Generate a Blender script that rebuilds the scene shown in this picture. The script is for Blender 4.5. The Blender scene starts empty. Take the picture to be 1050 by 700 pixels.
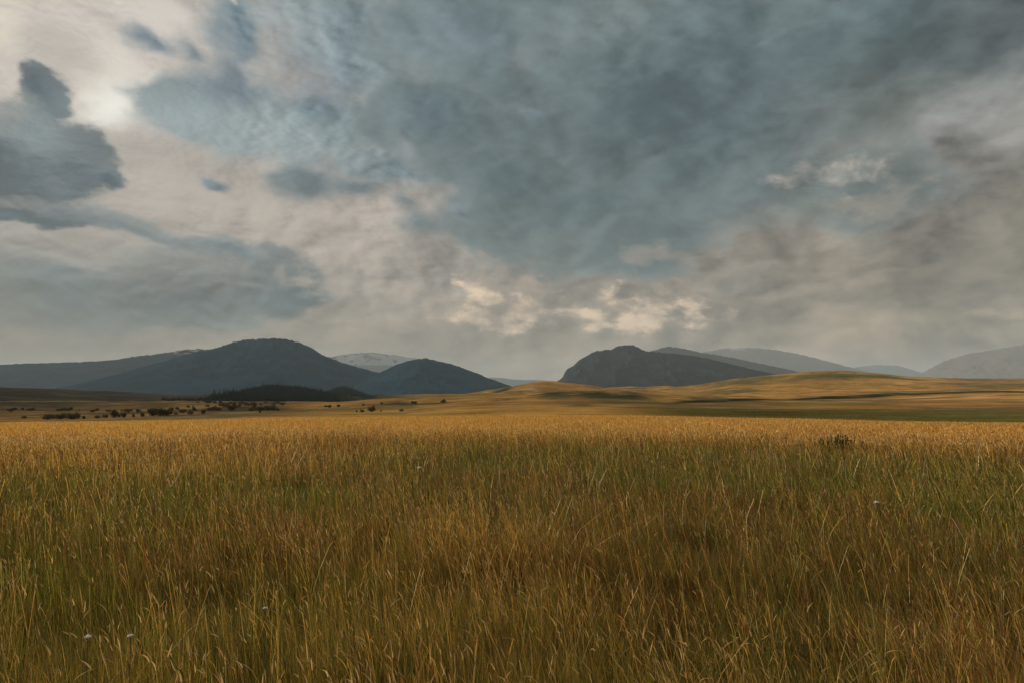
import bpy, math, random
import numpy as np
random.seed(7)
rng = np.random.default_rng(11)
R = math.radians
scene = bpy.context.scene
COL = scene.collection

# ------------------------------------------------------------------ camera
F_PX, W_PX, H_PX, HORIZON = 700.0, 1050.0, 700.0, 400.0
PITCH = math.atan((HORIZON - H_PX / 2) / F_PX)
EYE = 1.70
cam_d = bpy.data.cameras.new('camera')
cam_d.sensor_width = 36.0
cam_d.lens = 36.0 * F_PX / W_PX
cam_d.clip_start = 0.05
cam_d.clip_end = 200000.0
cam = bpy.data.objects.new('camera', cam_d)
COL.objects.link(cam)
cam.location = (0, 0, EYE)
cam.rotation_euler = (math.pi / 2 + PITCH, 0, 0)
scene.camera = cam


def azel(x, y):
    """bearing and elevation (radians) of a spot seen in the photograph (arrays welcome)"""
    cx = np.asarray(x, float) - W_PX / 2
    cy = H_PX / 2 - np.asarray(y, float)
    Y = F_PX * math.cos(PITCH) - cy * math.sin(PITCH)
    Z = F_PX * math.sin(PITCH) + cy * math.cos(PITCH)
    return np.arctan2(cx, Y), np.arctan2(Z, np.hypot(cx, Y))


def spot(x, y, r):
    """the place r metres away along that bearing"""
    a, e = azel(x, y)
    return float(r * np.sin(a)), float(r * np.cos(a)), float(EYE + r * np.tan(e))


SUN_AZ, SUN_EL = R(-66), R(17)

# ------------------------------------------------------------------ noise
def _hash(ix, iy, s):
    h = (ix.astype(np.int64) * 374761393 + iy.astype(np.int64) * 668265263 + s * 974711) & 0x7fffffff
    h = ((h ^ (h >> 13)) * 1274126177) & 0x7fffffff
    h = h ^ (h >> 16)
    return (h & 0xffff) / 65535.0


def vnoise(x, y, s=0):
    ix = np.floor(x); iy = np.floor(y)
    fx = x - ix; fy = y - iy
    fx = fx * fx * fx * (fx * (fx * 6 - 15) + 10); fy = fy * fy * fy * (fy * (fy * 6 - 15) + 10)
    a = _hash(ix, iy, s); b = _hash(ix + 1, iy, s)
    c = _hash(ix, iy + 1, s); d = _hash(ix + 1, iy + 1, s)
    return (a + (b - a) * fx) * (1 - fy) + (c + (d - c) * fx) * fy


def fbm(x, y, octaves=5, s=0, gain=0.5):
    t = np.zeros(np.broadcast(x, y).shape); amp = 1.0; tot = 0.0
    for o in range(octaves):
        t = t + amp * vnoise(x * 2 ** o + 17.3 * o, y * 2 ** o - 9.1 * o, s + o)
        tot += amp; amp *= gain
    return t / tot          # 0..1


def ridged(x, y, octaves=5, s=0):
    t = 0; amp = 1.0; tot = 0.0
    for o in range(octaves):
        n = 1 - abs(2 * vnoise(x * 2 ** o + 5.3 * o, y * 2 ** o + 3.7 * o, s + o) - 1)
        t = t + amp * n * n; tot += amp; amp *= 0.5
    return t / tot


def sstep(a, b, x):
    t = np.clip((x - a) / (b - a), 0, 1)
    return t * t * (3 - 2 * t)


def lin(*c):
    c = np.array(c, float) / 255.0
    return tuple(np.where(c <= 0.04045, c / 12.92, ((c + 0.055) / 1.055) ** 2.4))


# ------------------------------------------------------------------ scene helpers
def tag(o, label=None, cat=None, group=None, kind=None):
    if label: o['label'] = label
    if cat: o['category'] = cat
    if group: o['group'] = group
    if kind: o['kind'] = kind
    return o


def link(name, me, mat=None, parent=None):
    o = bpy.data.objects.new(name, me)
    COL.objects.link(o)
    if mat is not None and me is not None:
        me.materials.append(mat)
    if parent is not None:
        o.parent = parent
    return o


def np_mesh(name, verts, faces, size, color=None, smooth=False):
    """faces: (n,size) int array, all faces of one size"""
    me = bpy.data.meshes.new(name)
    verts = np.ascontiguousarray(verts, np.float32)
    faces = np.ascontiguousarray(faces, np.int32)
    me.vertices.add(len(verts)); me.vertices.foreach_set('co', verts.ravel())
    me.loops.add(faces.size); me.loops.foreach_set('vertex_index', faces.ravel())
    me.polygons.add(len(faces))
    me.polygons.foreach_set('loop_start', np.arange(0, faces.size, size, dtype=np.int32))
    me.polygons.foreach_set('loop_total', np.full(len(faces), size, np.int32))
    if smooth:
        me.polygons.foreach_set('use_smooth', np.ones(len(faces), bool))
    me.update(calc_edges=True)
    if color is not None:
        at = me.color_attributes.new('tint', 'FLOAT_COLOR', 'POINT')
        c = np.ones((len(verts), 4), np.float32); c[:, :3] = color
        at.data.foreach_set('color', c.ravel())
    return me


def grid_faces(n, m):
    i = np.arange(n - 1)[:, None] * m + np.arange(m - 1)[None, :]
    return np.stack([i, i + m, i + m + 1, i + 1], -1).reshape(-1, 4)


class Nodes:
    def __init__(s, nt):
        s.nt = nt; nt.nodes.clear()

    def new(s, t, **kw):
        n = s.nt.nodes.new(t)
        for k, v in kw.items(): setattr(n, k, v)
        return n

    def set(s, sock, v):
        if isinstance(v, bpy.types.NodeSocket): s.nt.links.new(v, sock)
        elif isinstance(v, (tuple, list)) and len(sock.default_value) == 4 and len(v) == 3: sock.default_value = (*v, 1)
        else: sock.default_value = v

    def m(s, op, a, b=None, c=None, clamp=False):
        n = s.new('ShaderNodeMath', operation=op, use_clamp=clamp)
        for i, v in enumerate((a, b, c)):
            if v is not None: s.set(n.inputs[i], v)
        return n.outputs[0]

    def v(s, op, a, b=None, scale=None):
        n = s.new('ShaderNodeVectorMath', operation=op)
        s.set(n.inputs[0], a)
        if b is not None: s.set(n.inputs[1], b)
        if scale is not None: s.set(n.inputs['Scale'], scale)
        return n.outputs['Value'] if op in ('LENGTH', 'DOT_PRODUCT') else n.outputs[0]

    def mix(s, f, a, b, mode='MIX'):
        n = s.new('ShaderNodeMix', data_type='RGBA', blend_type=mode)
        s.set(n.inputs[0], f); s.set(n.inputs[6], a); s.set(n.inputs[7], b)
        return n.outputs[2]

    def ss(s, x, a, b, lo=0.0, hi=1.0):
        n = s.new('ShaderNodeMapRange', interpolation_type='SMOOTHSTEP')
        for i, v in enumerate((x, a, b, lo, hi)): s.set(n.inputs[i], v)
        return n.outputs[0]

    def dim(s, c, f):
        n = s.new('ShaderNodeHueSaturation'); s.set(n.inputs['Color'], c); s.set(n.inputs['Value'], f)
        return n.outputs[0]

    def noise(s, vec, scale, detail=4, rough=0.5, lac=2.0, dist=0.0, color=False):
        n = s.new('ShaderNodeTexNoise', noise_dimensions='3D')
        s.set(n.inputs['Vector'], vec)
        n.inputs['Scale'].default_value = scale; n.inputs['Detail'].default_value = detail
        n.inputs['Roughness'].default_value = rough; n.inputs['Lacunarity'].default_value = lac
        n.inputs['Distortion'].default_value = dist
        return n.outputs['Color' if color else 'Fac']

    def voro(s, vec, scale, detail=3, rough=0.5):
        n = s.new('ShaderNodeTexVoronoi', voronoi_dimensions='3D', feature='F1', normalize=True)
        s.set(n.inputs['Vector'], vec)
        n.inputs['Scale'].default_value = scale; n.inputs['Detail'].default_value = detail
        n.inputs['Roughness'].default_value = rough
        return n.outputs['Distance']

#==SKY_BEGIN==
# ------------------------------------------------------------------ sky and clouds (world)
world = bpy.data.worlds.new('World')
scene.world = world
world.use_nodes = True
N = Nodes(world.node_tree)
tc = N.new('ShaderNodeTexCoord')
DIR = tc.outputs['Generated']
sun_vec = (math.sin(R(-33)) * math.cos(R(20)), math.cos(R(-33)) * math.cos(R(20)), math.sin(R(20)))   # the bright gap the light comes through


def blob(P, x, y, rx, ry, rot=0.0):
    """1 in the middle of an ellipse of sky, 0 on its rim, negative outside"""
    a, e = azel(x, y)
    ax, _ = azel(x + 10, y); _, ey = azel(x, y - 10)
    sx = rx * (ax - a) / 10; sy = ry * (ey - e) / 10
    q = N.v('SUBTRACT', P, (float(a), float(e), 0.0))
    c, s_ = math.cos(R(rot)), math.sin(R(rot))
    u = N.v('DOT_PRODUCT', q, (float(c / sx), float(s_ / sx), 0.0))
    w = N.v('DOT_PRODUCT', q, (float(-s_ / sy), float(c / sy), 0.0))
    return N.m('SUBTRACT', 1.0, N.m('SQRT', N.m('MULTIPLY_ADD', w, w, N.m('MULTIPLY', u, u))))


def union(P, blobs, k=0.25):
    out = None
    for b in blobs:
        f = blob(P, *b)
        out = f if out is None else N.m('SMOOTH_MAX', out, f, k)
    return out


def to_azel(d):
    s_ = N.new('ShaderNodeSeparateXYZ'); N.set(s_.inputs[0], d)
    az = N.m('ARCTAN2', s_.outputs[0], s_.outputs[1])
    h = N.m('SQRT', N.m('ADD', N.m('MULTIPLY', s_.outputs[0], s_.outputs[0]), N.m('MULTIPLY', s_.outputs[1], s_.outputs[1])))
    el = N.m('ARCTAN2', s_.outputs[2], h)
    c = N.new('ShaderNodeCombineXYZ'); N.set(c.inputs[0], az); N.set(c.inputs[1], el)
    return c.outputs[0]


def puff(d, scale, detail=4, rough=0.55):
    """cauliflower noise, about -0.5..0.5"""
    w = N.noise(d, scale * 1.3, 3, 0.55, color=True)
    dd = N.v('ADD', d, N.v('SCALE', N.v('SUBTRACT', w, (0.5, 0.5, 0.5)), scale=0.55 / scale))
    return N.m('SUBTRACT', 0.42, N.voro(dd, scale, detail, rough))


def billow(d, scale, detail=4, rough=0.5):
    """heaped lobes with sharp creases between them, about 0..1"""
    n = N.new('ShaderNodeTexNoise', noise_dimensions='3D', noise_type='RIDGED_MULTIFRACTAL', normalize=True)
    N.set(n.inputs['Vector'], d)
    n.inputs['Scale'].default_value = scale; n.inputs['Detail'].default_value = detail; n.inputs['Roughness'].default_value = rough
    n.inputs['Lacunarity'].default_value = 2.1; n.inputs['Offset'].default_value = 1.0; n.inputs['Gain'].default_value = 1.6
    return N.m('SUBTRACT', 1.0, n.outputs['Fac'])


STRETCH = N.v('MULTIPLY', DIR, (1.0, 1.0, 1.75))
WARP = N.v('SCALE', N.v('SUBTRACT', N.noise(STRETCH, 3.2, 5, 0.55, color=True), (0.5, 0.5, 0.5)), scale=0.16)
WARP2 = N.v('SCALE', N.v('SUBTRACT', N.noise(STRETCH, 13.0, 5, 0.6, color=True), (0.5, 0.5, 0.5)), scale=0.045)
DW = N.v('ADD', N.v('ADD', DIR, WARP), WARP2)        # warped bearing: soft shapes with torn rims
DS = N.v('ADD', DIR, N.v('ADD', N.v('SCALE', WARP, scale=0.45), N.v('SCALE', WARP2, scale=0.8)))
P0 = to_azel(DW)
P1 = to_azel(DS)
DB = N.v('ADD', DIR, N.v('ADD', N.v('SCALE', WARP, scale=0.30), N.v('SCALE', WARP2, scale=0.18)))
STR2 = N.v('MULTIPLY', DB, (1.0, 1.0, 1.7))
LITV = N.v('SCALE', N.v('SUBTRACT', sun_vec, DIR), scale=0.03)
STR2L = N.v('MULTIPLY', N.v('ADD', DB, LITV), (1.0, 1.0, 1.7))
P1L = to_azel(N.v('ADD', DS, LITV))

f_big = N.noise(STRETCH, 3.0, 6, 0.52)
f_mid = N.noise(STR2, 8.0, 7, 0.55)
f_midL = N.noise(STR2L, 8.0, 7, 0.55)
f_fine = N.noise(STR2, 26.0, 6, 0.6)
p_mid = puff(STR2, 7.0, 4, 0.5)
p_midL = puff(STR2L, 7.0, 4, 0.5)
b_mid = billow(STR2, 5.5, 5, 0.55)
b_midL = billow(STR2L, 5.5, 5, 0.55)
relief = N.m('ADD', N.m('MULTIPLY', N.m('SUBTRACT', f_mid, f_midL), 0.8), N.m('MULTIPLY', N.m('SUBTRACT', b_mid, b_midL), 0.17))
n_fine = N.m('SUBTRACT', f_fine, 0.5)
p_small = puff(STR2, 17.0, 3, 0.55)
f_lobe = N.m('MULTIPLY', N.m('SUBTRACT', N.noise(STR2, 4.6, 2, 0.5), 0.5), 2.2)
n_detail = N.m('ADD', f_lobe, N.m('MULTIPLY_ADD', n_fine, 1.0, N.m('MULTIPLY', p_small, 0.7)))
n_edge = N.m('ADD', N.m('MULTIPLY_ADD', N.m('SUBTRACT', f_mid, 0.5), 2.6, n_detail), N.m('MULTIPLY_ADD', p_mid, 0.5, N.m('MULTIPLY', N.m('SUBTRACT', b_mid, 0.25), 0.5)))
n_edgeL = N.m('ADD', N.m('MULTIPLY_ADD', N.m('SUBTRACT', f_midL, 0.5), 2.6, n_detail), N.m('MULTIPLY_ADD', p_midL, 0.5, N.m('MULTIPLY', N.m('SUBTRACT', b_midL, 0.25), 0.5)))


def stroke(col, P, x, y, rx, ry, c, alpha=1.0, rot=0.0, soft=1.0, n=None, amt=0.0):
    f = blob(P, x, y, rx, ry, rot)
    if n is not None: f = N.m('ADD', f, N.m('MULTIPLY', n, amt))
    return N.mix(N.ss(f, 0.0, soft, 0.0, alpha), col, lin(*c))


nish = N.new('ShaderNodeTexSky', sky_type='NISHITA')
nish.sun_disc = False
nish.sun_elevation = SUN_EL
nish.sun_rotation = SUN_AZ
nish.air_density = 1.2; nish.dust_density = 2.5
clear = N.dim(nish.outputs[0], 0.10)

# high cloud sheet behind everything
hz = N.new('ShaderNodeSeparateXYZ'); N.set(hz.inputs[0], DIR)
col = N.mix(N.ss(hz.outputs[2], 0.0, 0.5), lin(146, 136, 126), lin(140, 144, 144))
for a in [
    (90, 60, 380, 230, (202, 193, 183), 1.0, 0, 0.9),
    (330, 240, 400, 110, (176, 165, 154), 1.0, -8, 0.9),
    (10, 250, 200, 70, (150, 147, 142), 0.9, 0, 0.9),
    (60, 370, 330, 55, (120, 111, 104), 1.0, 0, 0.8),
    (480, 355, 260, 60, (153, 135, 117), 0.95, 0, 0.8),
    (540, 275, 200, 45, (134, 128, 121), 0.9, -5, 0.9),
    (380, 318, 160, 30, (146, 136, 126), 0.7, -5, 0.9),
    (830, 300, 380, 150, (132, 120, 106), 1.0, 0, 0.8),
    (1080, 240, 230, 190, (106, 98, 85), 0.9, 0, 1.0),
    (900, 360, 260, 50, (156, 139, 116), 0.95, 0, 0.9),
    (640, 398, 900, 50, (194, 162, 130), 0.85, 0, 1.0),
    (20, 398, 380, 36, (150, 128, 112), 0.6, 0, 1.0),
]:
    col = stroke(col, P0, *a[:4], a[4], a[5], a[6], a[7])
sheet_mod = N.m('ADD', 1.0, N.m('ADD', N.m('MULTIPLY', N.m('SUBTRACT', f_big, 0.5), 0.50), N.m('MULTIPLY_ADD', N.m('SUBTRACT', f_mid, 0.5), 0.55, N.m('MULTIPLY', relief, 3.0))))
col = N.dim(col, sheet_mod)
# brightest gaps
for a in [
    (118, 88, 80, 60, (242, 234, 220), 0.95, 25, 1.0),
    (108, 102, 52, 36, (255, 252, 242), 0.95, 35, 1.1),
    (146, 78, 34, 14, (252, 245, 232), 0.7, 40, 1.2),
    (5, 20, 60, 60, (230, 219, 200), 0.9, 0, 0.9),
    (160, 20, 60, 45, (218, 210, 200), 0.8, 0, 0.9),
    (230, 205, 130, 38, (196, 185, 173), 0.8, -12, 1.0),
    (60, 45, 40, 40, (186, 178, 170), 0.5, 0, 1.0),
]:
    col = stroke(col, P1, *a[:4], a[4], a[5], a[6], a[7], n_edge, 0.55)


def layer(col, blobs, light, amt, t0, t1, lit, rimw, body, thin_amt=0.35, k=0.25, alpha=1.0):
    f = N.m('ADD', union(P1, blobs, k), N.m('MULTIPLY', n_edge, amt))
    fl = N.m('ADD', union(P1L, blobs, k), N.m('MULTIPLY', n_edgeL, amt))
    mask = N.ss(f, t0, t1, 0.0, alpha)
    towards = N.m('MULTIPLY', N.m('SUBTRACT', f, fl), lit)            # faces the light
    thin = N.m('ADD', N.ss(f, t1 + rimw, t0, 0.0, thin_amt), N.ss(f, t1 + 0.75, t0, 0.0, 0.22))                       # thin rims let light through
    g = N.m('ADD', towards, thin, clamp=True)
    return N.mix(mask, col, N.mix(g, body, lin(*light)))


def shaded(base, strokes, k_relief, k_big, k_mid, mean=1.0):
    c = N.mix(0.0, lin(*base), lin(0, 0, 0))
    for a in strokes:
        c = stroke(c, P0, *a[:4], a[4], a[5], a[6], a[7])
    v_ = N.m('ADD', mean, N.m('ADD', N.m('MULTIPLY', relief, k_relief), N.m('MULTIPLY_ADD', N.m('SUBTRACT', f_big, 0.5), k_big, N.m('MULTIPLY', N.m('SUBTRACT', f_mid, 0.5), k_mid))))
    return N.dim(c, v_)


# the great slate-blue deck: a paler western sheet, then the storm mass overlapping it; it turns greenish grey eastward
west = shaded((112, 132, 138), [
    (240, 130, 170, 56, (148, 163, 166), 0.95, 0, 1.0),
    (300, 30, 90, 50, (136, 152, 157), 0.7, 0, 1.0),
    (325, 84, 56, 44, (76, 102, 120), 1.0, 0, 1.0),
    (235, 60, 36, 70, (84, 110, 125), 0.9, 15, 1.0),
    (400, 190, 130, 40, (92, 114, 122), 0.8, 0, 1.0),
], 3.6, 0.4, 0.55)
col = layer(col, [(300, 118, 200, 60, 0), (238, 30, 48, 90, 12), (360, 50, 160, 110, 0), (400, 180, 130, 42, -5)], (200, 198, 192), 0.42, 0.0, 0.5, 1.0, 0.10, west, 0.25)
deck = shaded((86, 108, 113), [
    (450, 40, 130, 60, (120, 138, 144), 0.9, 0, 1.0),
    (420, 120, 60, 50, (106, 127, 135), 0.8, 0, 1.0),
    (600, 15, 110, 60, (124, 138, 140), 0.7, 20, 1.0),
    (600, 165, 280, 115, (70, 91, 97), 1.0, 0, 1.0),
    (740, 90, 220, 90, (68, 87, 95), 0.95, 0, 1.0),
    (570, 250, 180, 60, (86, 104, 104), 0.9, 0, 1.0),
    (960, 120, 260, 130, (92, 100, 94), 1.0, 0, 1.0),
    (820, 225, 160, 50, (104, 109, 101), 0.8, 0, 1.0),
    (1060, 10, 250, 100, (54, 67, 73), 1.0, 0, 1.0),
], 1.8, 0.34, 0.16, 0.93)
col = layer(col, [(660, 100, 300, 165, 0), (430, 118, 88, 58, 0), (460, 40, 100, 60, 0), (560, 215, 170, 60, 0), (900, 40, 340, 130, 0),
                  (620, 240, 130, 60, 0), (820, 190, 190, 50, -8), (500, 180, 110, 46, -8)], (158, 164, 162), 0.30, 0.0, 0.34, 0.8, 0.06, deck, 0.30)
# lighter billow rims inside the deck
for a in [
    (420, 160, 44, 16, (158, 164, 162), 0.7, -48, 1.3),
    (275, 174, 13, 7, (200, 190, 180), 0.8, 0, 1.3),
    (535, 117, 60, 9, (124, 140, 147), 0.6, 0, 1.0),
    (280, 24, 30, 22, (176, 184, 184), 0.8, -30, 1.0),
    (240, 4, 9, 18, (228, 220, 208), 1.0, 0, 0.9),
    (785, 45, 30, 8, (116, 132, 136), 0.7, 30, 1.0),
    (650, 20, 44, 34, (130, 142, 143), 0.5, -50, 1.0),
    (510, 60, 30, 40, (116, 134, 140), 0.5, 30, 1.0),
]:
    col = stroke(col, P1, *a[:4], a[4], a[5], a[6], a[7], n_edge, 0.7)
# dark shreds
shred = shaded((84, 108, 122), [], 2.5, 0.0, 0.6)
col = layer(col, [(158, 42, 54, 16, -12), (194, 56, 36, 22, -28), (240, 84, 70, 32, -30), (219, 187, 24, 11, -25)], (172, 178, 180), 0.5, 0.0, 0.75, 1.0, 0.1, shred, 0.3, alpha=0.95)
shred2 = shaded((68, 94, 105), [], 2.5, 0.0, 0.6)
col = layer(col, [(310, 194, 58, 27, 0), (375, 196, 78, 29, 0), (415, 212, 40, 18, -15), (470, 218, 34, 10, 0)], (150, 158, 158), 0.5, 0.0, 0.7, 1.0, 0.1, shred2, 0.3, alpha=0.85)
# long low bank on the left
bank = shaded((58, 82, 92), [
    (120, 256, 240, 30, (138, 140, 137), 0.9, -10, 1.0),
    (175, 304, 150, 42, (32, 60, 76), 1.0, 0, 1.0),
    (60, 285, 90, 26, (76, 98, 108), 0.8, -10, 1.0),
    (-10, 310, 90, 50, (70, 82, 86), 0.9, 0, 0.9),
], 3.8, 0.4, 0.5)
col = layer(col, [(40, 290, 180, 58, 0), (160, 304, 175, 52, 0), (275, 292, 78, 44, 0)], (178, 172, 164), 0.40, 0.0, 0.32, 1.0, 0.1, bank, 0.12)
strip = shaded((92, 112, 120), [], 3.0, 0.0, 0.6)
col = layer(col, [(150, 232, 100, 15, -20), (232, 255, 60, 12, -14)], (178, 174, 166), 0.5, 0.0, 0.6, 1.2, 0.1, strip, 0.3, alpha=0.85)
# dark cumulus on the left
cum = shaded((42, 70, 84), [
    (40, 122, 90, 36, (112, 130, 136), 0.95, -28, 1.0),
    (62, 92, 34, 34, (78, 104, 116), 0.9, 0, 1.0),
    (0, 92, 44, 44, (140, 142, 140), 0.8, 0, 1.0),
    (60, 170, 80, 34, (48, 76, 92), 0.9, -10, 1.0),
], 6.5, 0.3, 0.7)
col = layer(col, [(5, 150, 96, 66, 0), (44, 88, 36, 38, 20), (78, 160, 48, 42, 0), (106, 170, 26, 18, 0), (10, 200, 110, 18, -5)], (176, 176, 170), 0.50, 0.0, 0.30, 1.2, 0.08, cum, 0.15)


# sunlit cumulus low over the hills, and the small warm gaps
def glow(col, blobs, c, c2, amt, t1=0.5, alpha=1.0):
    f = N.m('ADD', union(P1, blobs, 0.2), N.m('ADD', N.m('MULTIPLY', n_edge, amt), N.m('MULTIPLY', n_fine, 2.2)))
    shade = N.m('ADD', N.m('ADD', 0.45, N.m('MULTIPLY', relief, 4.5)), N.m('MULTIPLY', n_fine, 1.6), clamp=True)
    return N.mix(N.ss(f, 0.0, t1, 0.0, alpha), col, N.mix(shade, lin(*c2), lin(*c)))


col = glow(col, [(560, 318, 190, 34, -8), (650, 322, 80, 30, 0)], (184, 164, 144), (138, 128, 118), 0.6, 0.8, 0.85)
col = glow(col, [(488, 301, 42, 10, -25), (530, 314, 36, 9, -5), (500, 326, 54, 9, -12), (585, 321, 70, 10, -6), (634, 303, 20, 14, 0), (655, 308, 26, 8, -20), (665, 328, 66, 16, 0), (620, 335, 50, 8, 0)],
           (246, 218, 186), (160, 144, 130), 0.75, 0.85)
col = glow(col, [(832, 180, 76, 24, 0), (812, 184, 34, 18, 0)], (190, 179, 167), (136, 133, 126), 0.7, 1.3)
col = glow(col, [(1010, 328, 70, 8, 0), (960, 333, 50, 5, 0)], (184, 168, 138), (140, 130, 112), 0.6, 0.9)
col = glow(col, [(330, 290, 60, 10, -15), (390, 300, 60, 10, -12)], (196, 182, 166), (156, 146, 136), 0.8, 1.0, 0.5)
col = glow(col, [(760, 292, 60, 12, 0), (790, 270, 80, 16, 0), (905, 205, 90, 24, 0), (700, 262, 60, 14, 0), (880, 250, 60, 12, 0)], (160, 150, 138), (130, 124, 116), 0.7, 0.9, 0.6)
col = N.mix(0.06, col, clear)
bg = N.new('ShaderNodeBackground'); N.set(bg.inputs[0], col); bg.inputs[1].default_value = 0.78
out = N.new('ShaderNodeOutputWorld'); N.nt.links.new(bg.outputs[0], out.inputs[0])
world.cycles.sampling_method = 'MANUAL'
world.cycles.sample_map_resolution = 512
#==SKY_END==
scene.view_settings.view_transform = 'Standard'
scene.view_settings.look = 'None'
scene.view_settings.exposure = 0.36
scene.view_settings.gamma = 1.0
scene.view_settings.use_curve_mapping = False
#==LAND_BEGIN==
# ------------------------------------------------------------------ sun and air
sd = bpy.data.lights.new('sun', 'SUN')
sd.energy = 5.0
sd.angle = R(1.5)
sd.color = (1.0, 0.84, 0.62)
sun = bpy.data.objects.new('sun', sd)
COL.objects.link(sun)
sun.rotation_euler = (math.pi / 2 - SUN_EL, 0, math.pi - SUN_AZ)   # light travels from the bearing SUN_AZ
sun.location = (-300, 150, 120)

HAZE_DENSITY = 3.1e-5
HX, HZ = 62000.0, 2150.0
hv = np.array([[x, y, z] for x in (-HX, HX) for y in (-HX, HX) for z in (-420.0, HZ)])
hf = np.array([[0, 1, 3, 2], [4, 6, 7, 5], [0, 4, 5, 1], [2, 3, 7, 6], [0, 2, 6, 4], [1, 5, 7, 3]])
hm = bpy.data.materials.new('air'); hm.use_nodes = True
HN = Nodes(hm.node_tree)
pv = HN.new('ShaderNodeVolumePrincipled')
pv.inputs['Density'].default_value = HAZE_DENSITY
pv.inputs['Color'].default_value = (0.60, 0.71, 0.80, 1)
pv.inputs['Anisotropy'].default_value = 0.0
ho = HN.new('ShaderNodeOutputMaterial'); hm.node_tree.links.new(pv.outputs[0], ho.inputs['Volume'])
hm.cycles.homogeneous_volume = True
tag(link('haze', np_mesh('haze', hv, hf, 4), hm), 'thin grey haze over the whole valley and its mountains', 'haze', kind='stuff')


# ------------------------------------------------------------------ ground materials
def land_material(name, streak=0.35, scale=0.02, rough=0.95, bump=0.0):
    m = bpy.data.materials.new(name); m.use_nodes = True
    n = Nodes(m.node_tree)
    at = n.new('ShaderNodeAttribute', attribute_name='tint')
    geo = n.new('ShaderNodeNewGeometry')
    pos = geo.outputs['Position']
    a = n.noise(pos, scale, 6, 0.6)
    b = n.noise(pos, scale * 9, 5, 0.6)
    f = n.m('ADD', 1.0, n.m('MULTIPLY_ADD', n.m('SUBTRACT', a, 0.5), streak * 2, n.m('MULTIPLY', n.m('SUBTRACT', b, 0.5), streak * 1.6)))
    c = n.dim(at.outputs['Color'], f)
    p = n.new('ShaderNodeBsdfDiffuse')
    n.set(p.inputs['Color'], c)
    p.inputs['Roughness'].default_value = rough
    if bump:
        bn = n.new('ShaderNodeBump'); bn.inputs['Distance'].default_value = bump; bn.inputs['Strength'].default_value = 0.8
        n.set(bn.inputs['Height'], b); n.nt.links.new(bn.outputs[0], p.inputs['Normal'])
    o = n.new('ShaderNodeOutputMaterial'); n.nt.links.new(p.outputs[0], o.inputs[0])
    return m


# ------------------------------------------------------------------ terrain: one sheet from the camera's feet to beyond the horizon
TX = [-700, -250, 0, 100, 200, 300, 400, 470, 520, 560, 600, 640, 700, 760, 860, 950, 1050, 1300, 1750]
TR = [120, 180, 300, 500, 800, 1200, 1800, 2500, 3500, 6000, 12000, 60000]
TY = [
    [433, 438, 433, 426, 420, 416, 410, 405, 404, 402, 401.5, 400.6],
    [432.5, 438, 432.5, 425, 419, 415, 409, 401, 401, 402, 401.5, 400.6],
    [431.5, 436, 431.5, 424, 417.5, 413.5, 407, 397.3, 399, 402, 401.5, 400.6],
    [430, 435, 430, 422.5, 416.5, 411.5, 408, 400.5, 401, 402, 401.5, 400.6],
    [428.5, 434, 428.5, 420.5, 415, 411.5, 410, 408, 405, 402, 401.5, 400.6],
    [426.5, 431, 426, 420, 415, 412, 411, 409, 405, 402, 401.5, 400.6],
    [425.5, 428, 424, 417.5, 409.3, 412, 411.5, 409, 405, 402, 401.5, 400.6],
    [425, 426, 422, 414, 405.0, 405.5, 408, 408, 405, 402, 401.5, 400.6],
    [424.7, 425, 420, 411.5, 403.5, 396.3, 402, 404, 403, 402, 401.5, 400.6],
    [424.5, 424.5, 419, 411, 403, 391.3, 398.5, 402, 402, 402, 401.5, 400.6],
    [424.5, 424.5, 418.5, 411, 404, 394.3, 398, 399, 400, 402, 401.5, 400.6],
    [425, 424.5, 419, 411, 404.5, 400.5, 399, 396.5, 397.5, 401, 401.5, 400.6],
    [425.5, 426, 420.5, 412.5, 407, 402, 397, 395.5, 397.5, 401, 401.5, 400.6],
    [426.5, 427, 422, 413, 407, 398, 387.5, 392, 397, 401, 401.5, 400.6],
    [428.5, 429, 424, 413.5, 406.5, 396, 379.8, 388, 396, 401, 401.5, 400.6],
    [430, 431, 425, 413.5, 404.5, 397, 386.3, 391, 397, 401, 401.5, 400.6],
    [431.5, 432, 425, 413.5, 402.5, 396, 388, 391, 397, 401, 401.5, 400.6],
    [432, 433, 426, 414, 404, 396, 384, 390, 397, 401, 401.5, 400.6],
    [433, 434, 428, 418, 408, 402, 396, 398, 400, 401, 401.5, 400.6],
]
TA = np.array([float(azel(x, 400)[0]) for x in TX])
TZ = np.array([[float(EYE + r * math.tan(azel(x, y)[1])) - (0.45 if r < 150 else 0) for r, y in zip(TR, row)] for x, row in zip(TX, TY)])
LR = np.log(np.array(TR, float))


def hermite(xs, ys, x):
    """monotone-ish cubic through columns ys (k, ...) at xs, sampled at x"""
    k = np.clip(np.searchsorted(xs, x) - 1, 0, len(xs) - 2)
    h = xs[k + 1] - xs[k]; t = np.clip((x - xs[k]) / h, 0, 1)
    d = np.diff(ys, axis=0) / np.diff(xs)[:, None]
    m = np.zeros_like(ys); m[1:-1] = np.where(d[1:] * d[:-1] > 0, 2 * d[1:] * d[:-1] / (d[1:] + d[:-1] + 1e-12), 0); m[0] = d[0]; m[-1] = d[-1]
    y0, y1, m0, m1 = ys[k], ys[k + 1], m[k] * h[:, None], m[k + 1] * h[:, None]
    t = t[:, None]
    return (2 * t ** 3 - 3 * t ** 2 + 1) * y0 + (t ** 3 - 2 * t ** 2 + t) * m0 + (-2 * t ** 3 + 3 * t ** 2) * y1 + (t ** 3 - t ** 2) * m1


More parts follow.
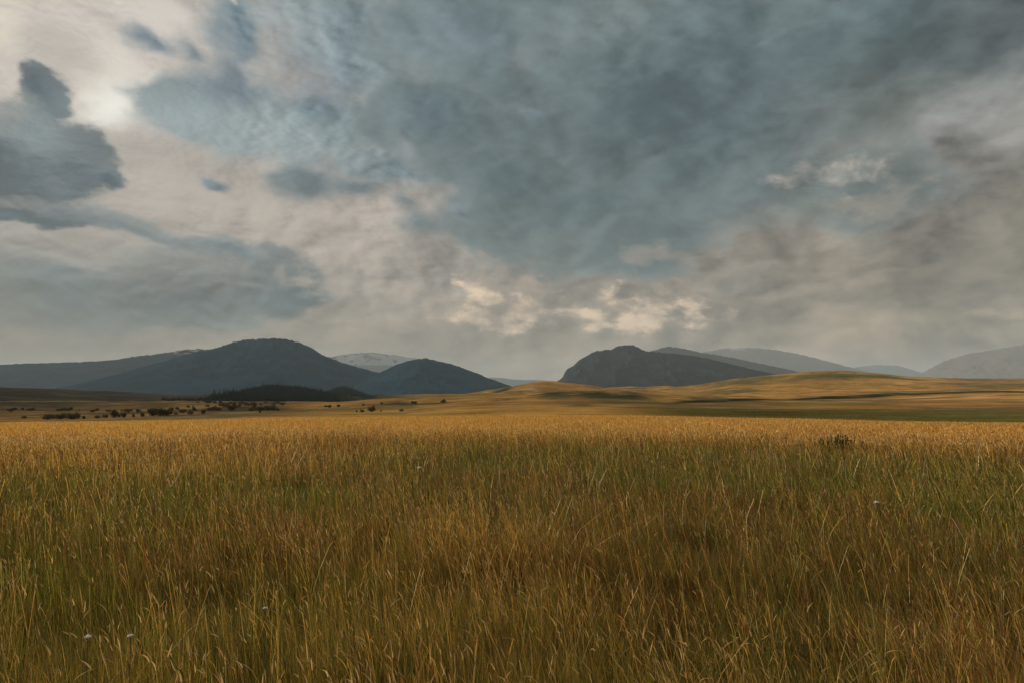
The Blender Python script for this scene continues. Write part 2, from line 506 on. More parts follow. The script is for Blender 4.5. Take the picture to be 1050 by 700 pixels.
def terrain_z(az, r):
    """height of the land; az, r flat arrays"""
    az = np.asarray(az, float); r = np.asarray(r, float)
    cols = hermite(TA, TZ, np.clip(az, TA[0], TA[-1]))           # (n, len(TR)) : profile along each bearing
    lr = np.log(np.maximum(r, 1.0))
    # smooth profile along the bearing
    k = np.clip(np.searchsorted(LR, lr) - 1, 0, len(TR) - 2)
    idx = np.arange(len(az))
    x0, x1 = LR[k], LR[k + 1]; h = x1 - x0; t = np.clip((lr - x0) / h, 0, 1)
    d = np.diff(cols, axis=1) / np.diff(LR)[None, :]
    m = np.zeros_like(cols)
    m[:, 1:-1] = np.where(d[:, 1:] * d[:, :-1] > 0, 2 * d[:, 1:] * d[:, :-1] / (d[:, 1:] + d[:, :-1] + 1e-12), 0)
    m[:, 0] = d[:, 0] * 0.5
    y0, y1 = cols[idx, k], cols[idx, k + 1]; m0, m1 = m[idx, k] * h, m[idx, k + 1] * h
    z = (2 * t ** 3 - 3 * t ** 2 + 1) * y0 + (t ** 3 - 2 * t ** 2 + t) * m0 + (-2 * t ** 3 + 3 * t ** 2) * y1 + (t ** 3 - t ** 2) * m1
    near = cols[:, 0] * np.clip(r / 120.0, 0, 1) ** 1.25
    z = np.where(r < 120, near, z)
    x, y = r * np.sin(az), r * np.cos(az)
    behind = sstep(R(70), R(110), abs(az))
    z = z * (1 - behind) + behind * np.where(r < 120, near, cols[:, 0] - 8 * sstep(120, 900, r))
    far = sstep(150, 500, r)
    z = z + (fbm(x / 9, y / 9, 3, 3) - 0.5) * 0.16 * sstep(2, 12, r) * (1 - far)
    z = z + (fbm(x / 55, y / 55, 3, 8) - 0.5) * 0.5 * sstep(15, 60, r)
    z = z + far * ((fbm(x / 170, y / 170, 5, 21) - 0.5) * 7.5 + (ridged(x / 260 + y / 900, y / 520, 4, 27) - 0.5) * 7.0 * sstep(500, 1000, r)) * sstep(200, 900, r) * (1 - sstep(15000, 30000, r))
    # the near crest of the middle hill, a step of the land with a steep face towards the field
    a0 = float(azel(608, 400)[0])
    ridge = np.exp(-((az - a0) / R(6.2)) ** 2) * np.exp(-((r - 640) / 62) ** 2)
    z = z + ridge * 7.0
    pxx = W_PX / 2 + np.tan(np.clip(az, -1.3, 1.3)) * F_PX
    z = z + 34 * np.exp(-((pxx - 292) / 60) ** 2) * np.exp(-((r - 1900) / 330) ** 2)          # wooded hill
    z = z + 40 * np.exp(-((pxx - 352) / 22) ** 2) * np.exp(-((r - 2700) / 420) ** 2)          # second wooded hill behind it
    return z


def terrain_tint(az, r, x, y, z):
    """land colours: dry straw, green meadow, scrub, painted shade below the near crest"""
    n1 = fbm(x / 60, y / 160, 5, 40); n2 = fbm(x / 300, y / 300, 5, 50); n3 = fbm(x / 18, y / 18, 4, 60)
    px = W_PX / 2 + np.tan(np.clip(az, -1.3, 1.3)) * F_PX
    straw = np.array([0.46, 0.26, 0.085]); pale = np.array([0.50, 0.33, 0.15]); rust = np.array([0.30, 0.145, 0.055])
    green = np.array([0.125, 0.108, 0.032]); scrub = np.array([0.050, 0.052, 0.026]); brown = np.array([0.085, 0.058, 0.035])
    c = np.tile(straw, (len(r), 1))

    def put(c, col, w):
        w = np.clip(w, 0, 1)[:, None]
        return c * (1 - w) + np.asarray(col) * w
    c = put(c, pale, sstep(0.5, 0.7, n2) * 0.7)
    c = put(c, rust, sstep(0.48, 0.66, n1) * 0.55)
    c = put(c, green, sstep(0.60, 0.72, fbm(x / 420 + 3, y / 420, 5, 70)) * 0.35)
    # dry soil and litter under the standing grass of the near field
    c = put(c, (0.13, 0.09, 0.045), 1 - sstep(90, 150, r))
    # green meadow beyond the field on the right
    right = sstep(560, 720, px + (n2 - 0.5) * 160)
    c = put(c, green * 0.8, right * sstep(140, 170, r) * (1 - sstep(350, 430, r + (n2 - 0.5) * 160)) )
    c = put(c, brown * 1.6, right * sstep(330, 420, r) * (1 - sstep(700, 800, r)) * sstep(.4, .6, fbm(x / 90, y / 60, 4, 91)) * .8)
    c = put(c, rust * 0.9, sstep(760, 900, px) * sstep(380, 420, r + (n2 - .5) * 80) * (1 - sstep(520, 600, r)) * 0.8)
    c = put(c, green * 1.3, right * sstep(420, 470, r + (n2 - .5) * 100) * (1 - sstep(560, 640, r)) * sstep(0.42, 0.55, n1) * 0.8)
    # scrubby drain along the foot of the right-hand hill
    line = np.interp(px, [680, 700, 780, 850, 1050], [500, 560, 690, 800, 830]) + (fbm(x / 120, y * 0 + 3, 4, 5) - 0.5) * 90
    c = put(c, scrub * 0.55, sstep(650, 720, px) * np.exp(-((r - line) / (22 + 40 * n3)) ** 2) * 1.3)
    # hill on the right: dark heathy patches on its brow, greenish flank
    c = put(c, scrub * 1.8, np.exp(-((px - 862) / 34) ** 2 - ((r - 1480) / 110) ** 2) * 1.1 * sstep(.42, .58, n3))
    c = put(c, green * 0.9, sstep(700, 780, px) * sstep(1100, 1400, r) * (1 - sstep(1850, 2200, r)) * sstep(0.48, 0.62, fbm(x / 160 + 7, y / 110, 6, 93)) * 0.45)
    c = put(c, brown * 1.9, sstep(930, 1010, px) * sstep(800, 1100, r) * 0.65)
    c = put(c, scrub * 2.2, sstep(680, 740, px) * sstep(850, 1000, r) * (1 - sstep(1900, 2100, r)) * sstep(.5, .64, fbm(x / 260, y / 110, 5, 95)) * .75)
    # middle hill: slope shade and green growth painted in below its near crest, dark seam on its left shoulder
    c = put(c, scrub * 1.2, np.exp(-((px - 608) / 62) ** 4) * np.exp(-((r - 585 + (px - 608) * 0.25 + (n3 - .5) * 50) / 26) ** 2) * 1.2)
    c = put(c, green * 0.8, np.exp(-((px - 640) / 80) ** 2) * np.exp(-((r - 480) / 60) ** 2) * 0.7)
    c = put(c, scrub * 1.3, np.exp(-((px - 512) / 20) ** 2) * np.exp(-((r - 980 - (px - 512) * 6) / 60) ** 2) * 1.2)
    c = put(c, scrub * 1.6, np.exp(-((px - 420) / 48) ** 4) * np.exp(-((r - 590 - (n1 - .5) * 100) / 28) ** 2) * 1.1)
    c = put(c, green, np.exp(-((px - 350) / 60) ** 2) * np.exp(-((r - 420) / 80) ** 2) * sstep(.4, .55, n1) * .8)
    c = put(c, scrub * 2, sstep(620, 660, px) * (1 - sstep(800, 860, px)) * sstep(1500, 1750, r) * (1 - sstep(2600, 3000, r)) * sstep(.45, .6, n1) * 0.7 * (1 - sstep(740, 800, px)))
    # left valley: dark scrub strips, brown hill behind
    left = 1 - sstep(250, 330, px)
    c = put(c, scrub * 1.4, left * np.exp(-((r - 640 - (n2 - .5) * 260) / (50 + 50 * n3)) ** 2) * sstep(.25, .45, n2) * 1.2)
    c = put(c, scrub * 1.3, left * sstep(90, 200, px) * np.exp(-((r - 480 - (n2 - .5) * 150) / (26 + 30 * n3)) ** 2) * 1.1)
    c = put(c, scrub * 1.2, np.exp(-((px - 258) / 42) ** 4) * sstep(430, 560, r) * sstep(.3, .5, n1))
    c = put(c, brown * 1.5, left * sstep(.45, .6, n1) * sstep(300, 400, r) * .7)
    c = put(c, scrub * 1.5, (1 - sstep(60, 110, px)) * np.exp(-((r - 950) / 200) ** 2) * 1.2)
    c = put(c, brown * 0.62, (1 - sstep(150, 230, px)) * sstep(1250, 1500, r))
    c = put(c, scrub * 0.6, sstep(130, 200, px) * (1 - sstep(380, 460, px)) * sstep(1150, 1500, r))
    c = put(c, scrub * 0.8, sstep(3500, 5000, r) * 0.9)
    c = put(c, (0.50, 0.29, 0.075), sstep(290, 380, px) * (1 - sstep(560, 720, px)) * sstep(125, 135, r) * (1 - sstep(300, 480, r + (n2 - .5) * 160)) * 0.85)
    n4 = fbm(x / 45, y / 120, 6, 61, 0.65)
    c = put(c, scrub * 1.8, sstep(200, 350, r) * sstep(.56, .66, n4) * .55)
    c = put(c, brown * 2.0, (1 - sstep(240, 420, px)) * sstep(200, 320, r) * sstep(.46, .6, fbm(x / 70, y / 90, 5, 67)) * .25)
    c = c * (0.70 + 0.60 * n3[:, None])
    return np.clip(c, 0.005, 0.8)


ga = np.concatenate([np.linspace(-180, -62, 60, endpoint=False), np.linspace(-62, 62, 1000), np.linspace(62, 180, 61)[1:]]) * math.pi / 180
gr = np.concatenate([[0.0], np.geomspace(0.8, 100, 90, endpoint=False), np.geomspace(100, 3600, 430, endpoint=False), np.geomspace(3600, 60000, 60)])
A, RR = np.meshgrid(ga, gr, indexing='ij')
az_, r_ = A.ravel(), RR.ravel()
zz = terrain_z(az_, r_)
xx, yy = r_ * np.sin(az_), r_ * np.cos(az_)
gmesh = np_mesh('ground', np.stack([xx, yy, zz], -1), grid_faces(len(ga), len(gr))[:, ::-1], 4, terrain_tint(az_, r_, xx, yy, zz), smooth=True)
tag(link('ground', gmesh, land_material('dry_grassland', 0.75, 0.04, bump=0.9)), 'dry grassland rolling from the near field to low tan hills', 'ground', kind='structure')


# ------------------------------------------------------------------ mountains: height fields with their own distance and depth
def mountain(name, label, pts, dist, depth, base_y=404, tint=(0.010, 0.055, 0.092), rock=(0.016, 0.060, 0.092), snow=None, seed=1, carve=0.26, rough=1.0, na=520, nr=170, wander=0.16, cliff=0.0):  # default tint and rock carry the haze's blue and the cloud shade
    px = np.array([p[0] for p in pts], float); py = np.array([p[1] for p in pts], float)
    pa = azel(px, py)[0]
    aa = np.linspace(pa[0], pa[-1], na); tt = np.linspace(-1, 1, nr); tt = np.sign(tt) * np.abs(tt) ** 1.7
    crest_y = np.interp(aa, pa, py); crest_x = np.interp(aa, pa, px)
    k = np.array([1, 2, 3, 2, 1.]) / 9
    crest_y = np.convolve(np.pad(crest_y, 2, 'edge'), k, 'valid')
    el = azel(crest_x, crest_y)[1]
    w = (fbm(aa * 14, aa * 0, 2, seed) - 0.5) * wander * depth
    Rc = dist + w
    zb = EYE + dist * math.tan(azel(525, base_y)[1]) - 40
    zc = EYE + Rc * np.tan(el)
    hc = np.maximum(zc - zb, 1.0)
    T, AA = np.meshgrid(tt, aa)                       # (na, nr)
    Rr = Rc[:, None] + T * depth
    X, Y = Rr * np.sin(AA), Rr * np.cos(AA)
    s = dist * 0.035
    rid = ridged(X / s, Y / s, 6, seed + 9)
    f2 = fbm(X / (s * 0.4), Y / (s * 0.4), 4, seed + 30) - 0.5
    at = np.abs(T)
    prof = np.where(T < 0, (1 - at) ** (1.15 - cliff * 0.45), (1 - at) ** 1.6)
    prof = prof * (1 - carve * sstep(0, 0.35, at) * (1 - rid) * 1.2) + f2 * 0.07 * rough * sstep(0, .1, at) * (1 - at)
    prof = np.minimum(prof, 1 - at * 0.25)
    crag = (fbm(aa * dist / (dist * 0.004), aa * 0 + seed, 4, seed + 3) - 0.5) * 0.035 * rough
    Z = zb + hc[:, None] * (prof + crag[:, None] * (1 - at) ** 8)
    zf = terrain_far(X.ravel(), Y.ravel()).reshape(X.shape)
    Z = Z - 30 * sstep(0.9, 1.0, at)
    gz = np.gradient(Z, axis=1) / (np.gradient(Rr, axis=1) + 1e-6)
    ga_ = np.gradient(Z, axis=0) / (np.gradient(AA, axis=0) * dist + 1e-6)
    slope = np.hypot(gz, ga_)
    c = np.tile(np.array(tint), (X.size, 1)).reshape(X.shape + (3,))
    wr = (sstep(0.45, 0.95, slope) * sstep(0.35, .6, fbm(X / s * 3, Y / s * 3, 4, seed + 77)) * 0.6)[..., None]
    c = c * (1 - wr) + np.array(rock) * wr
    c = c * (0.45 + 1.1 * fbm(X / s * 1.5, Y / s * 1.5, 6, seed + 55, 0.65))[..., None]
    if snow:
        for (sx0, sx1, lo, amount) in snow:          # patches lying high in the gullies between two bearings
            a0, a1 = float(azel(sx0, 380)[0]), float(azel(sx1, 380)[0])
            hrel = (Z - zb) / hc.max()
            ws = sstep(a0 - .004, a0 + .004, AA) * (1 - sstep(a1 - .004, a1 + .004, AA)) * sstep(lo, lo + 0.05, hrel) * sstep(0.004, 0.02, at) * (T < 0)
            ws = ws * sstep(1 - amount, 1 - amount + 0.08, 0.55 * (1 - rid) + 0.75 * fbm(X / s * 5, Y / s * 5, 3, seed + 5))
            ws = ws[..., None]
            c = c * (1 - ws) + np.array([0.42, 0.43, 0.44]) * ws
    V = np.stack([X, Y, Z], -1).reshape(-1, 3)
    me = np_mesh(name, V, grid_faces(na, nr)[:, ::-1], 4, c.reshape(-1, 3), smooth=True)
    return tag(link(name, me, MOUNTAIN_MAT), label, 'mountain', kind='structure')


def terrain_far(x, y):
    return np.zeros_like(x)


MOUNTAIN_MAT = land_material('hazed_forested_rock', 0.35, 0.004)

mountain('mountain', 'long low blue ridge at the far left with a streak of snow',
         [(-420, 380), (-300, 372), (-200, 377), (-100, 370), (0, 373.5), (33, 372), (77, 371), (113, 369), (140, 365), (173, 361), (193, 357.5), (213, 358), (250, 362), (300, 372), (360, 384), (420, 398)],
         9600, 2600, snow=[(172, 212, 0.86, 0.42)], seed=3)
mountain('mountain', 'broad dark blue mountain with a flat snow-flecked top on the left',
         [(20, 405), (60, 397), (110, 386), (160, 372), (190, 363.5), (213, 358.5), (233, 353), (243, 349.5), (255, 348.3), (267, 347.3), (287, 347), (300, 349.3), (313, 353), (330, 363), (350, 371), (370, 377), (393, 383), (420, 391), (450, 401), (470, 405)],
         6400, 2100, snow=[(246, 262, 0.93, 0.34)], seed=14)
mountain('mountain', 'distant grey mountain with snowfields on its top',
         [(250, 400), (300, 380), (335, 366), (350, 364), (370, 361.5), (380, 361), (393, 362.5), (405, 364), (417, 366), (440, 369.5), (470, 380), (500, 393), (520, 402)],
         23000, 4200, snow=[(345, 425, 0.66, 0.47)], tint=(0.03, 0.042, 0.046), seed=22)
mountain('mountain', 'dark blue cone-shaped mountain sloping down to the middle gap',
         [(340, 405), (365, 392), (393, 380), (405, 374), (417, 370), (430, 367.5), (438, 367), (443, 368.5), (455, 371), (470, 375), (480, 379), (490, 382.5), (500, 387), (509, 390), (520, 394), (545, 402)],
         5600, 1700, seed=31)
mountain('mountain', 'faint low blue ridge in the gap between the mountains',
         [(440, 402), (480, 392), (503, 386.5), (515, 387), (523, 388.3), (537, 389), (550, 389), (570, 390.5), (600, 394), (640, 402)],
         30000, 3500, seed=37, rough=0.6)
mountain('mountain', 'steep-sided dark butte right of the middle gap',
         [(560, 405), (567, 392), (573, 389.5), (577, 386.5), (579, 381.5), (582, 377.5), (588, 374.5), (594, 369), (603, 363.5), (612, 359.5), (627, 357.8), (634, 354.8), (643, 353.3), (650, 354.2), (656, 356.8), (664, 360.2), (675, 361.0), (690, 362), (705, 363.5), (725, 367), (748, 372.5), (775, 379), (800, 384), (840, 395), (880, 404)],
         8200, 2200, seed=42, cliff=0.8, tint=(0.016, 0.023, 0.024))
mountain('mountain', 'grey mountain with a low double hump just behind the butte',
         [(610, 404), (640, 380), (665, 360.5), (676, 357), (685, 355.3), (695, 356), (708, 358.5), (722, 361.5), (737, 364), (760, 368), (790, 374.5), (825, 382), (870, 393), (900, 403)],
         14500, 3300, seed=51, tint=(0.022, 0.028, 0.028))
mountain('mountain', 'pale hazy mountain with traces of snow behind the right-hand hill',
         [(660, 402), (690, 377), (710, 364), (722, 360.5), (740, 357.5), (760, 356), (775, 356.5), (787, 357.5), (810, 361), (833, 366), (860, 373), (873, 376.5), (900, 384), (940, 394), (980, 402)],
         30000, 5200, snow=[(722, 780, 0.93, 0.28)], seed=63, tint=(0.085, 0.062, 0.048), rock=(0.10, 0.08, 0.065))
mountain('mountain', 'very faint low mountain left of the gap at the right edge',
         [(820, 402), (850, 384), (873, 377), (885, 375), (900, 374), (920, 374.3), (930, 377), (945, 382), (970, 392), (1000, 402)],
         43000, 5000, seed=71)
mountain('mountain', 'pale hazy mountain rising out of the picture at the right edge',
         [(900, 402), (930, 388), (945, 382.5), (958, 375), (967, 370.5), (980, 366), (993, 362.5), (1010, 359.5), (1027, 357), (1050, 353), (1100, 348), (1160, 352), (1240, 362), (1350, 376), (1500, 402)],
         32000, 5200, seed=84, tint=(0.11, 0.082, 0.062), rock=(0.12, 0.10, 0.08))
#==LAND_END==
#==GRASS_BEGIN==
# ------------------------------------------------------------------ standing grass
def blade_material():
    m = bpy.data.materials.new('grass_blade'); m.use_nodes = True
    n = Nodes(m.node_tree)
    at = n.new('ShaderNodeAttribute', attribute_name='tint')
    d = n.new('ShaderNodeBsdfDiffuse'); n.set(d.inputs['Color'], at.outputs['Color'])
    t = n.new('ShaderNodeBsdfTranslucent'); n.set(t.inputs['Color'], at.outputs['Color'])
    g = n.new('ShaderNodeBsdfGlossy'); g.inputs['Roughness'].default_value = 0.45; n.set(g.inputs['Color'], (0.9, 0.85, 0.75, 1))
    mx = n.new('ShaderNodeMixShader'); mx.inputs[0].default_value = 0.34
    n.nt.links.new(d.outputs[0], mx.inputs[1]); n.nt.links.new(t.outputs[0], mx.inputs[2])
    m2 = n.new('ShaderNodeMixShader'); m2.inputs[0].default_value = 0.035
    n.nt.links.new(mx.outputs[0], m2.inputs[1]); n.nt.links.new(g.outputs[0], m2.inputs[2])
    o = n.new('ShaderNodeOutputMaterial'); n.nt.links.new(m2.outputs[0], o.inputs[0])
    return m


BLADE = blade_material()
STRAW = np.array([0.52, 0.32, 0.085]); GOLD = np.array([0.60, 0.33, 0.055]); OLIVE = np.array([0.27, 0.225, 0.032])
LEAF = np.array([0.145, 0.160, 0.020]); RUSTY = np.array([0.30, 0.12, 0.045]); DUN = np.array([0.24, 0.155, 0.06]); PALE = np.array([0.66, 0.46, 0.20])


def scatter(n, r0, r1, half=R(60), power=0.0):
    """spots with even numbers per unit of log distance (power 0), so denser near the path"""
    u = rng.random(n)
    r = r0 * (r1 / r0) ** u if power == 0 else (r0 ** power + u * (r1 ** power - r0 ** power)) ** (1 / power)
    a = (rng.random(n) * 2 - 1) * half
    return a, r


def zone(a, r):
    """how golden (1) or green (0) the sward is, and how rusty, at a place"""
    x, y = r * np.sin(a), r * np.cos(a)
    big = fbm(x / 9 + 4, y / 14, 4, 101); mid = fbm(x / 2.2, y / 3.0, 4, 111); sml = fbm(x / .5, y / .6, 3, 121)
    px = W_PX / 2 + np.tan(a) * F_PX
    lr = np.log(r)
    px = W_PX / 2 + np.tan(a) * F_PX
    gold = (1 - 0.85 * sstep(130, 170, r) * sstep(540, 700, px)) * sstep(math.log(19), math.log(38), lr + (big - .5) * 0.5 + 0.18 * (1 - sstep(200, 520, px)))        # the far golden band
    gleft = (1 - sstep(260, 520, px + (big - .5) * 300)) * sstep(math.log(9), math.log(20), lr) * 0.55
    nearg = 0.34 * (1 - sstep(math.log(5), math.log(9), lr))
    centre = 0.34 * np.exp(-((px - 520) / 200) ** 2) * (1 - sstep(math.log(8), math.log(14), lr))
    green_r = 0.55 * sstep(430, 640, px + (big - .5) * 260) * sstep(math.log(9), math.log(14), lr) * (1 - sstep(math.log(20), math.log(32), lr))
    dry = np.clip(-0.03 - green_r + gold + gleft + nearg + centre + (mid - 0.5) * 1.1 + (big - .5) * 0.9 + (sml - .5) * 0.5, 0, 1)
    rust = np.clip(0.8 * sstep(.5, .68, fbm(x / 2.6 + 9, y / 3.3, 4, 131)) * (1 - gold * 0.5) + 0.35 * gold * sstep(520, 900, px), 0, 1)
    return dry, rust, big, mid


def grow(a, r, height, width, lean, leandir, curl, segs, cols, tip=0.0, turn=None):
    """blades as tapering strips: returns verts, quads, colours"""
    n = len(a)
    x, y = r * np.sin(a), r * np.cos(a)
    z = terrain_z(a, r)
    th = rng.random(n) * 2 * math.pi if turn is None else turn
    wx, wy = np.cos(th), np.sin(th)
    s = np.linspace(0, 1, segs + 1)
    V = np.zeros((n, segs + 1, 2, 3), np.float32)
    for k, t in enumerate(s):
        off = height * (lean * t + curl * t ** 2.6)
        up = height * t * (1 - 0.30 * (lean + curl * t ** 1.6) ** 2 * t)
        cx = x + np.cos(leandir) * off; cy = y + np.sin(leandir) * off
        w = width * (1 - t ** 2.2 * (1 - tip)) * (0.55 + 0.45 * min(1, t * 3)) * 0.5
        V[:, k, 0] = np.stack([cx - wx * w, cy - wy * w, z + up - 0.02], -1)
        V[:, k, 1] = np.stack([cx + wx * w, cy + wy * w, z + up - 0.02], -1)
    base = np.arange(n)[:, None] * (2 * (segs + 1)) + np.arange(segs)[None, :] * 2
    Fq = np.stack([base, base + 1, base + 3, base + 2], -1).reshape(-1, 4)
    C = np.repeat(cols[:, None, :], 2 * (segs + 1), axis=1).reshape(-1, 3)
    return V.reshape(-1, 3), Fq, C, V


def lean_field(a, r):
    x, y = r * np.sin(a), r * np.cos(a)
    gust = fbm(x / 3.1, y / 3.1, 3, 201)
    px = W_PX / 2 + np.tan(a) * F_PX
    d = math.pi + (gust - 0.5) * 2.2 + rng.normal(0, 1.15, len(a))          # mostly towards the left
    mag = 0.02 + 0.09 * sstep(350, 750, px) + 0.20 * np.abs(rng.normal(0, 0.6, len(a))) * (0.3 + gust) + 0.9 * (rng.random(len(a)) > 0.975)
    return d, mag


def tint_blades(dry, rust, n, far_gold=0.0):
    u = rng.random(n)
    c = np.where((u < dry)[:, None], STRAW, LEAF)
    v = rng.random(n)
    c = np.where(((v < 0.40) & (u >= dry))[:, None], OLIVE, c)
    c = np.where(((v < 0.30) & (u < dry))[:, None], GOLD, c)
    c = np.where(((v > 0.86))[:, None], DUN, c)
    c = np.where((rng.random(n) < far_gold)[:, None], GOLD * 1.25, c)
    c = np.where((rng.random(n) < rust * 0.32)[:, None], RUSTY, c)
    soft = np.asarray(far_gold)[..., None] / 0.6
    c = c * (1 - 0.6 * soft) + c.mean(0) * 0.6 * soft
    return c * ((0.27 + 1.15 * rng.random((n, 1)) ** 1.3) * (1 - 0.7 * soft) + 0.7 * soft * 0.85) * (1 + 0.35 * np.asarray(far_gold)[..., None]) * (1 + rng.normal(0, 0.06, (n, 3)))


def merge(parts):
    V, Fq, C, o = [], [], [], 0
    for v, f, c in parts:
        V.append(v); Fq.append(f + o); C.append(c); o += len(v)
    return np.concatenate(V), np.concatenate(Fq), np.clip(np.concatenate(C), 0.004, 0.9)


parts = []
for (n, r0, r1, segs, hmul) in [(290000, 1.0, 6.0, 4, 1.0), (365000, 6.0, 24.0, 3, 1.0), (110000, 24.0, 45.0, 2, 1.0), (190000, 45.0, 135.0, 1, 1.0), (110000, 135.0, 330.0, 1, 1.0)]:
    a, r = scatter(n, r0, r1, R(80) if r1 < 7 else R(66) if r1 < 25 else R(58))
    dry, rust, big, mid = zone(a, r)
    ld, lm = lean_field(a, r)
    tuft = fbm(r * np.sin(a) / 0.33, r * np.cos(a) / 0.45, 3, 141)
    h = (0.20 + 0.26 * rng.random(n)) * (0.72 + 0.45 * mid + 1.0 * (tuft - 0.5)) * hmul * (1 - 0.58 * sstep(28, 100, r))
    w = np.maximum(0.0014 + 0.0024 * rng.random(n), 0.00058 * r * (0.6 + 0.8 * rng.random(n)) * (1 - sstep(20, 60, r) * 0.2))
    curl = np.abs(rng.normal(0, 0.16, n))
    v, f, c, _ = grow(a, r, h, w, lm, ld, curl, segs, tint_blades(dry * 0.75, rust, n, 0.6 * sstep(18, 38, r) * (1 - sstep(135, 180, r) * sstep(540, 700, W_PX / 2 + np.tan(a) * F_PX))))
    parts.append((v, f, c))
v, f, c = merge(parts)
tag(link('grass', np_mesh('grass', v, f, 4, c), BLADE), 'dense mixed green and straw grass blades covering the near field', 'grass', kind='stuff')

# flowering stems with their seed heads, standing above the leaves
parts = []
for (n, r0, r1, segs, hs) in [(38000, 1.2, 6.0, 4, 4), (92000, 6.0, 24.0, 3, 3), (130000, 24.0, 45.0, 2, 2), (300000, 45.0, 135.0, 1, 1)]:
    a, r = scatter(n, r0, r1, R(80) if r1 < 7 else R(66) if r1 < 25 else R(58))
    dry, rust, big, mid = zone(a, r)
    tf_ = fbm(r * np.sin(a) / 0.6, r * np.cos(a) / 0.8, 3, 151)
    keep = rng.random(n) < (0.30 + 0.70 * dry) * (0.25 + 0.75 * np.maximum(sstep(.42, .58, tf_), sstep(15, 30, r)))
    a, r, dry, rust, mid = a[keep], r[keep], dry[keep], rust[keep], mid[keep]; n = len(a)
    ld, lm = lean_field(a, r)
    tuft = fbm(r * np.sin(a) / 0.33, r * np.cos(a) / 0.45, 3, 141)
    h = (0.34 + 0.30 * rng.random(n)) * (0.80 + 0.4 * mid + 0.5 * (tuft - 0.5)) * (1 - 0.58 * sstep(28, 100, r))
    curl = np.abs(rng.normal(0, 0.16, n)); lm = lm * 1.1
    wst = np.maximum(0.0018, 0.0006 * r)
    col_ = tint_blades(np.clip(dry * 0.8 + 0.45, 0, 1), rust, n, 0.6 * sstep(20, 40, r))
    v, f, c, V4 = grow(a, r, h, wst * np.ones(n), lm, ld, curl, segs, col_, tip=0.7)
    parts.append((v, f, c))
    # head: a spindle of two crossed strips carrying on from the tip of the stem
    top = V4[:, -1].mean(1); prev = V4[:, -2].mean(1)
    d = top - prev; d /= np.linalg.norm(d, axis=1, keepdims=True) + 1e-9
    L = (0.035 + 0.05 * rng.random(n)) * (1 + 0.25 * (r > 24))
    droop = rng.random(n) * 0.5
    wd = np.maximum(0.0028 + 0.0040 * rng.random(n), 0.00072 * r * (1 - sstep(20, 60, r) * 0.25))
    hc_ = np.where((rng.random(n) < 0.62 - 0.4 * sstep(25, 50, r))[:, None], PALE, col_) * (0.6 + 0.6 * rng.random((n, 1)))
    hc_ = np.where((rng.random(n) < rust * 0.45)[:, None], RUSTY * 1.1, hc_)
    s = np.linspace(0, 1, hs + 1)
    th = rng.random(n) * 2 * math.pi
    for q in ((0, 1) if r1 < 30 else (0,)):
        ux = np.cos(th + q * math.pi / 2); uy = np.sin(th + q * math.pi / 2)
        VV = np.zeros((n, hs + 1, 2, 3), np.float32)
        for k, t in enumerate(s):
            ctr = top + d * (L * t)[:, None]
            ctr[:, 0] += np.cos(ld) * L * droop * t * t; ctr[:, 1] += np.sin(ld) * L * droop * t * t; ctr[:, 2] -= L * droop * 0.8 * t * t
            wk = wd * (0.25 + 0.75 * math.sin(math.pi * min(1, 0.12 + t * 0.95)) if hs > 1 else 1.0) * (1 if k < hs else 0.25) * 0.5
            VV[:, k, 0] = ctr + np.stack([-ux * wk, -uy * wk, 0 * wk], -1); VV[:, k, 1] = ctr + np.stack([ux * wk, uy * wk, 0 * wk], -1)
        base = np.arange(n)[:, None] * (2 * (hs + 1)) + np.arange(hs)[None, :] * 2
        parts.append((VV.reshape(-1, 3), np.stack([base, base + 1, base + 3, base + 2], -1).reshape(-1, 4), np.repeat(hc_[:, None, :], 2 * (hs + 1), axis=1).reshape(-1, 3)))
v, f, c = merge(parts)
tag(link('seeding_grass', np_mesh('seeding_grass', v, f, 4, c), BLADE), 'tall straw-coloured grass stems with seed heads above the green', 'grass', kind='stuff')
#==GRASS_END==
#==TREES_BEGIN==
# ------------------------------------------------------------------ trees and shrubs
def plain(name, col, trans=0.0, var=0.4, scale=3.0):
    m = bpy.data.materials.new(name); m.use_nodes = True
    n = Nodes(m.node_tree)
    geo = n.new('ShaderNodeNewGeometry')
    f = n.m('ADD', 1.0, n.m('MULTIPLY', n.m('SUBTRACT', n.noise(geo.outputs['Position'], scale, 4, 0.6), 0.5), var * 2))
    c = n.dim(n.mix(0.0, (*col, 1), (0, 0, 0, 1)), f)
    d = n.new('ShaderNodeBsdfDiffuse'); n.set(d.inputs['Color'], c)
    o = n.new('ShaderNodeOutputMaterial')
    if trans:
        t = n.new('ShaderNodeBsdfTranslucent'); n.set(t.inputs['Color'], c)
        x = n.new('ShaderNodeMixShader'); x.inputs[0].default_value = trans
        n.nt.links.new(d.outputs[0], x.inputs[1]); n.nt.links.new(t.outputs[0], x.inputs[2]); n.nt.links.new(x.outputs[0], o.inputs[0])
    else:
        n.nt.links.new(d.outputs[0], o.inputs[0])
    return m


BARK = plain('bark', (0.06, 0.045, 0.035))
LEAVES = plain('shrub_leaves', (0.075, 0.070, 0.035), 0.25)
NEEDLES = plain('conifer_needles', (0.030, 0.045, 0.038), 0.1)


def tube(points, radii, sides=6):
    pts = np.array(points, float); V = []; Fq = []
    for i, p in enumerate(pts):
        for k in range(sides):
            t = 2 * math.pi * k / sides
            V.append(p + radii[i] * np.array([math.cos(t), math.sin(t), 0]))
    for i in range(len(pts) - 1):
        for k in range(sides):
            a = i * sides + k; b = i * sides + (k + 1) % sides
            Fq.append((a, b, b + sides, a + sides))
    return np.array(V), np.array(Fq)


def join(*vf):
    V, Fq, o = [], [], 0
    for v, f in vf:
        V.append(v); Fq.append(f + o); o += len(v)
    return np.concatenate(V), np.concatenate(Fq)


